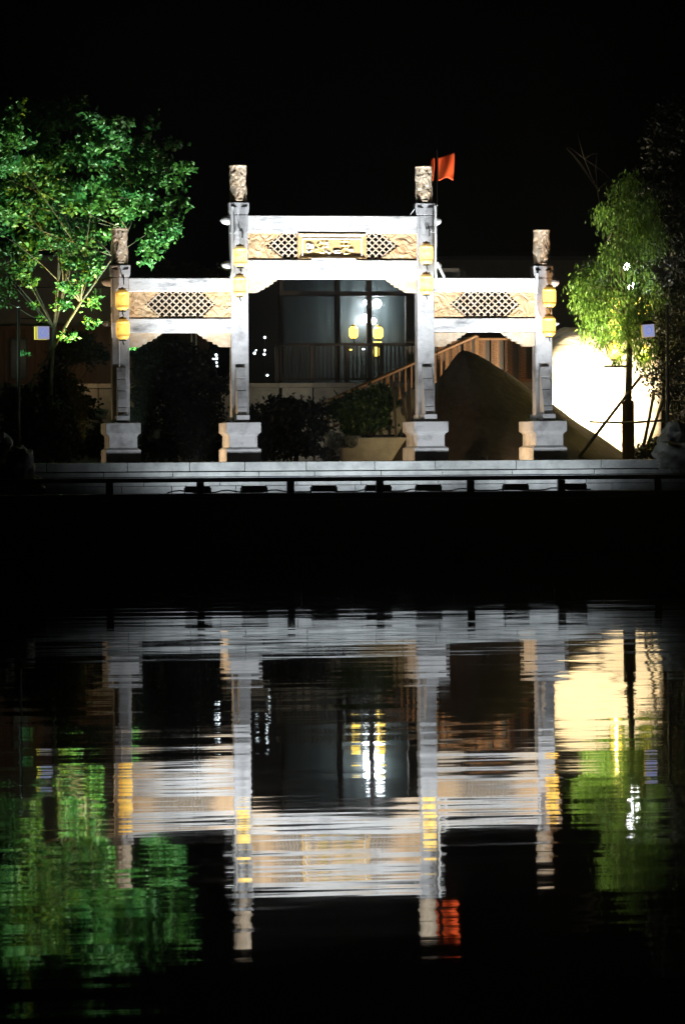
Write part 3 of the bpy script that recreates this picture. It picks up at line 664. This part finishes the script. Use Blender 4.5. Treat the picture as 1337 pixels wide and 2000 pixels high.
# lit kerb and leaning slab by the bush
q0, q1 = P(668, 878, 3.6), P(792, 854, 3.6)
o = rebase(MB().box(q0.x, q1.x + .5, 3.6, 4.1, 2.1, q1.z).build('planter_kerb', 'retain', bevel=.04), (q0.x, 3.6, 2.1)); tag(o, 'low tan planter kerb beside the right tall column pedestal', 'kerb')
b = MB(); pts = [(728, 853), (745, 820), (763, 800), (775, 795), (792, 770), (800, 760), (812, 756), (812, 853)]
b.prism_xz([(P(a, c_, 4.6).x, P(a, c_, 4.6).z) for a, c_ in pts], 4.45, 5.0)
o = rebase(b.build('leaning_slab', 'retain', bevel=.05), P(770, 853, 4.6)); tag(o, 'pale leaning stone slab between the green bush and the right tall column', 'stone slab')
for i, (a, c_, e_, f_) in enumerate(((773, 853, 768, 745), (794, 822, 780, 745), (802, 822, 797, 740))):
    p, q = P(a, c_, 3.9), P(e_, f_, 3.9); o = rebase(MB().tube([p, q], .03).build('stake', 'pole'), p); tag(o, ('thin dark stake standing on the tan kerb', 'middle thin stake before the pale slab', 'thin stake nearest the right tall column')[i], 'stake', 'dark stakes beside the green bush')

# ------------------------------------------------------------------ bushes and dark trees
def bush(name, lab, L, Y, m, ncl, seed, cat='bush', trunk=None, lf=(.10, .06), grp=None, nl=16):
    lu = lump_px(L, Y, .35, seed); cx_ = sum(c[0] for c, r in lu) / len(lu)
    base = Vector((cx_, Y, 2.15)); t = thing(name, base, lab, cat, grp)
    _, ce = foliage('crown', m, t, lu, int(ncl * 2.2), nl, lf[0] * 1.25, lf[1] * 1.5, .16, seed, shell=.35)
    if trunk: base2 = P(*trunk[0], Y); base2.z = 2.15; pts = [base2] + [P(a, c, Y) for a, c in trunk[1:]]
    else: pts = [base, base + Vector((.02, 0, .3)), base + Vector((.05, 0, .6))]
    branches('trunk', t, pts, [.07 * (1 - .6 * k / (len(pts) - 1)) for k in range(len(pts))], ce, m='pole', nb=14, seed=seed)
bush('green_bush', 'dim green bush in front of the stair rail in the central opening', [(670, 800, 26), (705, 790, 30), (735, 785, 28), (755, 800, 22), (715, 820, 30), (745, 765, 12), (690, 830, 22), (745, 825, 18)], 4.6, 'leafmid', 240, 41)
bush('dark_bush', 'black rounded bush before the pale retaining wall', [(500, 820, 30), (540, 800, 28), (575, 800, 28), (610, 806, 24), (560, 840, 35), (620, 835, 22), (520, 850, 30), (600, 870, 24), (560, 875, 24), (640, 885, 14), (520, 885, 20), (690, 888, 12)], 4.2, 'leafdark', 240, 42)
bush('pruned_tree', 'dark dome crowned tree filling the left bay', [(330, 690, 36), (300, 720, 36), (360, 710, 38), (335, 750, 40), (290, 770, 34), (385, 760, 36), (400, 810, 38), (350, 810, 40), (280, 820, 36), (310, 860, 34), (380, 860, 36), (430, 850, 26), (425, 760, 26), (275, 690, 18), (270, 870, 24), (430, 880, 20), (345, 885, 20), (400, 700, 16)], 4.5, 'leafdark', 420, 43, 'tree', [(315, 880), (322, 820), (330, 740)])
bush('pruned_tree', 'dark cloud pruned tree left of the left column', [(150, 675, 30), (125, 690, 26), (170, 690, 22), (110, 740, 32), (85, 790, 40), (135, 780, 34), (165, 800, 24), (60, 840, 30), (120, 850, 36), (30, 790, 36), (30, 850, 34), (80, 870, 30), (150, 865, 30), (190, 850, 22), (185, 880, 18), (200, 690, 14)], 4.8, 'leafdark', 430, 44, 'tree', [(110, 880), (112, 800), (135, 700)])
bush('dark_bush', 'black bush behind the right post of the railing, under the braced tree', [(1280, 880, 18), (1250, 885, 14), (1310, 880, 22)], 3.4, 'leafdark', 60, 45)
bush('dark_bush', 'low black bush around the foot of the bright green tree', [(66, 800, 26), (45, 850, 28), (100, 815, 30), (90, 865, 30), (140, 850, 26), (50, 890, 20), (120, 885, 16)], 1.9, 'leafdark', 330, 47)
bush('amber_tree', 'amber lit treetops showing above the left beam', [(290, 540, 14), (320, 528, 14), (345, 540, 12), (372, 532, 15), (400, 542, 14), (428, 538, 12)], 13.5, 'leafamber', 90, 46, 'tree', [(350, 800), (350, 650), (350, 560)], lf=(.13, .09))
p = P(350, 620, 12.8); lamp('POINT', (p.x, 12.8, P(350, 585, 12.8).z), 60, (1, .55, .12), radius=.0)

# ------------------------------------------------------------------ left building
BY = 10.2
def bx(b, a, c_, e_, f_, y0, y1):
    """box between two photo pixels read at depth y0"""
    p, q = P(a, c_, y0), P(e_, f_, y0); return b.box(min(p.x, q.x), max(p.x, q.x), y0, y1, min(p.z, q.z), max(p.z, q.z))
base = P(180, 748, BY); base.z = TZ
t = thing('timber_house', base, 'brown timber house with grey upper wall behind the left tree', 'building')
bx(bx(MB(), -150, 560, 214, 500, BY, BY + 4), -150, 760, 405, 562, BY, BY + 4).build('wall', 'plaster', t)
b = MB(); xx = -150
while xx < 403: bx(b, xx, 752, xx + 9, 640, BY - .06 - (.02 if (xx // 10) % 2 else 0), BY - .001); xx += 10
b.build('plank_cladding', 'wood', t)
bx(MB(), -150, 643, 405, 636, BY - .14, BY - .001).build('band', 'wood', t)
for a in (20, 95, 262, 330): 
    fr = bx(MB(), a, 742, a + 34, 660, BY - .12, BY - .085).build('window', 'darkwood', t); bx(MB(), a + 3, 738, a + 31, 664, BY - .128, BY - .122).build('pane', 'panel', fr)
for a in (374, 383): MB().tube([P(a, 740, BY - .2), P(a, 560, BY - .2)], .022).build('downpipe', 'silver', t)
b = MB(); p, q = P(-170, 500, BY), P(222, 500, BY); b.add([(p.x, BY - .8, p.z - .12), (q.x, BY - .8, p.z - .12), (q.x, BY + 2, p.z + .25), (p.x, BY + 2, p.z + .25), (p.x, BY - .8, p.z - .02), (q.x, BY - .8, p.z - .02), (q.x, BY + 2, p.z + .38), (p.x, BY + 2, p.z + .38)],
      [(0, 3, 2, 1), (4, 5, 6, 7), (0, 1, 5, 4), (1, 2, 6, 5), (2, 3, 7, 6), (3, 0, 4, 7)]); b.build('roof', 'tile', t)
p = P(185, 700, 7.2); lamp('SPOT', (p.x, 7.4, 4.6), 14, (1, .66, .36), radius=.0, aim=(p.x, 10, 5), angle=150, blend=.5)
p = P(60, 520, 7.2); lamp('SPOT', (p.x, 8.0, 5.2), 5, (1, .8, .6), radius=.0, aim=(p.x, 10, 5.6), angle=150, blend=.5)

# ------------------------------------------------------------------ central pavilion
PY_ = 10.6
base = P(670, 745, PY_); base.z = TZ
t = thing('glazed_pavilion', base, 'dark framed pavilion with teal back wall and lamps seen through the central opening', 'building')
bx(MB(), 547, 752, 905, 530, PY_ + .85, PY_ + 1.05).build('back_wall', 'panel', t)
bx(MB(), 490, 752, 546, 530, PY_ + .5, PY_ + 2.0).build('side_wall', 'darkwood', t)
for a, wd in ((660, 7), (722, 7), (801, 14), (905, 10), (550, 4)): bx(MB(), a - wd / 2 - 1, 752, a + wd / 2, 530, PY_ - .1, PY_ + .1).build('column', 'darkwood', t)
bx(MB(), 545, 578, 910, 569, PY_ - .098, PY_ + .05).build('transom', 'darkwood', t)
b = MB(); p, q = P(480, 470, PY_), P(897, 528, PY_ - 1.2)
b.add([(p.x, PY_ - 1.2, q.z - .04), (q.x, PY_ - 1.2, q.z - .04), (q.x, PY_ + 2.6, q.z + .28), (p.x, PY_ + 2.6, q.z + .28), (p.x, PY_ - 1.2, q.z + .06), (q.x, PY_ - 1.2, q.z + .06), (q.x, PY_ + 2.6, q.z + .34), (p.x, PY_ + 2.6, q.z + .34)],
      [(0, 3, 2, 1), (4, 5, 6, 7), (0, 1, 5, 4), (1, 2, 6, 5), (2, 3, 7, 6), (3, 0, 4, 7)]); b.build('roof', 'tile', t)
glab = ['small white globe lamp, upper left of the four in the pavilion', 'large white globe lamp, upper right of the four in the pavilion', 'large white globe lamp, lower left of the four in the pavilion', 'small white globe lamp, lower right of the four in the pavilion']
for (a, c_, r_), lab in zip(((714, 591, 5), (735.5, 593, 9), (712.5, 622, 8.5), (728.5, 627, 6)), glab):
    gp = P(a, c_, PY_ + .35); g_ = thing('globe_lamp', gp, lab, 'lamp', 'white globe lamps in the pavilion')
    bb = MB(); bb.smooth = True; rr = r_ / 71; bb.lathe(gp, [(-rr * math.cos(k * math.pi / 10), max(.004, rr * math.sin(k * math.pi / 10))) for k in range(11)], 16).build('globe', 'globe', g_)
    MB().tube([gp + Vector((0, 0, rr)), (gp.x, gp.y, P(a, 560, PY_ + .35).z)], .008).build('cord', 'steel', g_)
    lamp('POINT', gp + Vector((0, .0, -.02)), 3.4 * r_, (.75, .92, 1), radius=rr * 1.05)
lt = lantern('lantern', 'lanternlit', .13, .34)
for k, (a, c_, Y, s, lab) in enumerate(((690, 649, PY_ + .2, (1, 1, 1), 'bright yellow lantern below and left of the white globe lamps'), (738, 650, PY_ + .3, (1.1, 1, 1), 'bright yellow lantern partly behind the pavilion column'), (735, 687, PY_ + .4, (.75, .75, .75), 'small low yellow lantern behind the terrace railing'),
                                        (1198, 596, 3.2, (1.28, 1.28, 1.2), 'lit yellow lantern in the right tree, topmost of the three above the boulder'), (1199, 640, 3.2, (1.28, 1.28, 1.2), 'lit yellow lantern in the right tree, middle of the three above the boulder'), (1198, 686, 3.2, (1.28, 1.28, 1.2), 'lit yellow lantern in the right tree, lowest of the three, against the boulder'),
                                        (1252, 597, 3.2, (1.45, 1.4, 1.3), 'lit yellow lantern behind leaves right of the willow trunk'), (1257, 690, 3.2, (1.2, 1.2, 1.0), 'lit yellow lantern under the right lamp box'))):
    o = lt if k == 0 else copy_tree(lt); o.location = P(a, c_, Y); o.scale = s; tag(o, lab, 'lantern', 'yellow lanterns in the pavilion' if k < 3 else 'yellow lanterns glowing behind the right tree')
    if k >= 3: lamp('POINT', P(a, c_, Y - .35), 60, (1, .78, .25), radius=.0)
for k, (a, c_, wd) in enumerate(((682, 683, 12), (737, 668, 16), (708, 682, 8))):  # glowing strips standing in for lamp reflections
    p = P(a, c_, PY_ + .1); o = rebase(MB().box(p.x - wd / 142, p.x + wd / 142, PY_ + .1, PY_ + .14, p.z - .016, p.z + .016).build('reflection_streak', ('lanternlit', 'lanternlit', 'bulb')[k], bevel=.005), p)
    tag(o, ('short yellow reflection streak behind the terrace railing', 'yellow reflection streak just under the right pavilion lantern', 'tiny white reflection streak behind the terrace railing')[k], 'reflection streak', 'lamp reflections in the pavilion')
# white lamps on a post behind the right tree
t = thing('globe_post', Vector((P(1229, 880, 3.3).x, 3.3, 2.12)), 'lamp post with white globes hidden among the leaves of the right tree', 'lamp post')
MB().tube([(P(1229, 880, 3.3).x, 3.3, 2.12), P(1229, 545, 3.3), P(1226, 520, 3.3)], .03).build('pole', 'steel', t)
for a, c_, r_ in ((1222, 521, 8), (1233, 560, 8), (1226, 575, 5)):
    gp = P(a, c_, 3.3); bb = MB(); bb.smooth = True; rr = r_ / 76; bb.lathe(gp, [(-rr * math.cos(k * math.pi / 10), max(.004, rr * math.sin(k * math.pi / 10))) for k in range(11)], 16).build('globe', 'globe', t)
    lamp('POINT', gp + Vector((0, -.05, 0)), 60, (1, .97, .85), radius=rr * 1.1)
# distant little lights left of the pavilion
def dots(name, lab, lst, Y):
    p = P(lst[0][0], 748, Y); p.z = TZ
    t = thing(name, p, lab, 'lamp post'); MB().tube([p, P(lst[0][0] - 1, lst[0][1] - 6, Y)], .02).build('pole', 'steel', t)
    for a, c_, r_ in lst:
        gp = P(a, c_, Y - .1); bb = MB(); bb.smooth = True; rr = r_ / 69; bb.lathe(gp, [(-rr * math.cos(k * math.pi / 8), max(.003, rr * math.sin(k * math.pi / 8))) for k in range(9)], 10).build('bulb', 'bulb', t)
dots('bulb_post', 'slim post with five tiny white bulbs in the left bay', [(422, 694, 3), (423, 700, 2.6), (417, 701, 2.2), (423, 708, 1.8), (424, 715, 1.8)], 9.2)
dots('bulb_post', 'slim post with tiny white bulbs right of the left tall column', [(517, 659, 2.4), (517, 684, 2), (516, 692, 2.4), (497, 690, 2.6), (500, 684, 1.6), (522, 733, 2.2)], 9.2)

# ------------------------------------------------------------------ lamp posts with square lamps
def lamppost(px, ptop, lx, ly, Y, lab, side, tilt):
    b0 = P(px, 880, Y); b0.z = PZ; t = thing('lamp_post', b0, lab, 'lamp post', 'posts carrying square lamps')
    tp_ = P(px, ptop, Y); MB().tube([b0, tp_], [.045, .035], 10).build('pole', 'cable', t)
    MB().lathe(tp_, [(-.02, .02), (.0, .05), (.03, .03)], 10).build('finial', 'silver', t)
    a = P(px, ly - 28, Y); MB().tube([a, P(lx, ly - 28, Y), P(lx, ly - 14, Y)], .014).build('arm', 'steel', t)
    c = P(lx, ly, Y); h = .15
    bb = MB().box(c.x - h, c.x + h, c.y - h, c.y + h, c.z - h * 1.08, c.z + h * 1.02).build('lamp_box', 'lampside', t)
    bb.data.transform(Matrix.Translation(t.location - c)); bb.location = c - t.location
    MB().box(c.x - h + .004, c.x + h - .004, c.y - h - .012, c.y - h - .002, c.z - h * 1.05, c.z + h).build('face', 'lampface', bb)
    rs = []; ring = [(c.x + .07 * math.cos(k * math.pi / 10), c.y - h - .016, c.z + .085 * math.sin(k * math.pi / 10)) for k in range(21)]
    MB().tube(ring, .012, 6).build('emblem', 'lampring', bb)
    MB().loftbox(c.x, c.y, [(c.z + h * 1.03, h + .05, h + .05), (c.z + h + .10, h * .5, h * .5)]).build('cap', 'steel', bb)
    bb.rotation_euler = (0, tilt * R(4), side)
    return t
lamppost(37, 600, 82, 650, .8, 'dark post with a glowing lilac square lamp left of the gateway', R(12), 0)
lamppost(1302, 594, 1264, 646, .8, 'dark post with a bluish square lamp beside the right tree', R(-7), -1)

# ------------------------------------------------------------------ flags
def flag(pxp, top, x0, x1, y0, y1, Y, lab, sk):
    b0 = P(pxp, 880, Y); b0.z = 2.15; t = thing('flag_pole', b0, lab, 'flag', 'red flags behind the gateway')
    MB().tube([b0, P(pxp, top, Y)], [.016, .008]).build('pole', 'cable', t)
    b = MB(); b.smooth = True; nu, nv = 16, 14
    for i in range(nu + 1):
        for j in range(nv + 1):
            u, v = i / nu, j / nv
            px = x0 + (x1 - x0) * u + 2 * math.sin(v * 3) * u; py = y0 + (y1 - y0) * v + sk * u * (1 - v * .9) + 3 * math.sin(u * 5 + v * 2) * v
            dy = .10 * math.sin(u * 5.5 + v * 3.0) * (.3 + u)
            p = P(px, py, Y); b.v.append((p.x, Y - .03 + dy, p.z))
    for i in range(nu):
        for j in range(nv): k = i * (nv + 1) + j; b.f.append((k, k + nv + 1, k + nv + 2, k + 1))
    o = b.build('cloth', 'flag', t); s_ = o.modifiers.new('thick', 'SOLIDIFY'); s_.thickness = .006
flag(853, 292, 855, 885, 308, 351, 3.0, 'red flag flying right of the right tall column', -10)
flag(840, 318, 841.5, 846, 312, 352, 3.4, 'red flag with only its edge showing behind the right tall column', -4)

# ------------------------------------------------------------------ far roof and hill behind
base = P(960, 748, 22); base.z = 2.1
t = thing('far_house', base, 'dim distant roof and wall between the right columns', 'building')
bx(MB(), 800, 760, 1400, 508, 22, 27).build('wall', 'plaster', t)
b = MB(); p, q = P(780, 508, 21.5), P(1450, 508, 21.5); z = p.z
b.add([(p.x, 21.3, z), (q.x, 21.3, z), (q.x, 25, z + .3), (p.x, 25, z + .3), (p.x, 21.3, z + .12), (q.x, 21.3, z + .12), (q.x, 25, z + .5), (p.x, 25, z + .5)], [(0, 3, 2, 1), (4, 5, 6, 7), (0, 1, 5, 4), (1, 2, 6, 5), (2, 3, 7, 6), (3, 0, 4, 7)])
b.build('roof', 'tile', t)
p = P(1200, 560, 16); lamp('POINT', (p.x, 14, 6.5), 40, (1, .85, .7), radius=.0)

# ------------------------------------------------------------------ night mist
hm = bpy.data.materials.new('mist'); hm.use_nodes = True; n = hm.node_tree; n.nodes.remove(n.nodes['Principled BSDF'])
pv = n.nodes.new('ShaderNodeVolumePrincipled'); pv.inputs['Color'].default_value = (.8, .85, .9, 1); pv.inputs['Density'].default_value = .0008; pv.inputs['Anisotropy'].default_value = .8
n.links.new(pv.outputs[0], n.nodes['Material Output'].inputs['Volume']); M['mist'] = hm
hz = MB().box(-950, 950, -260, 1550, -2.5, 14).build('haze', 'mist'); tag(hz, kind='stuff')
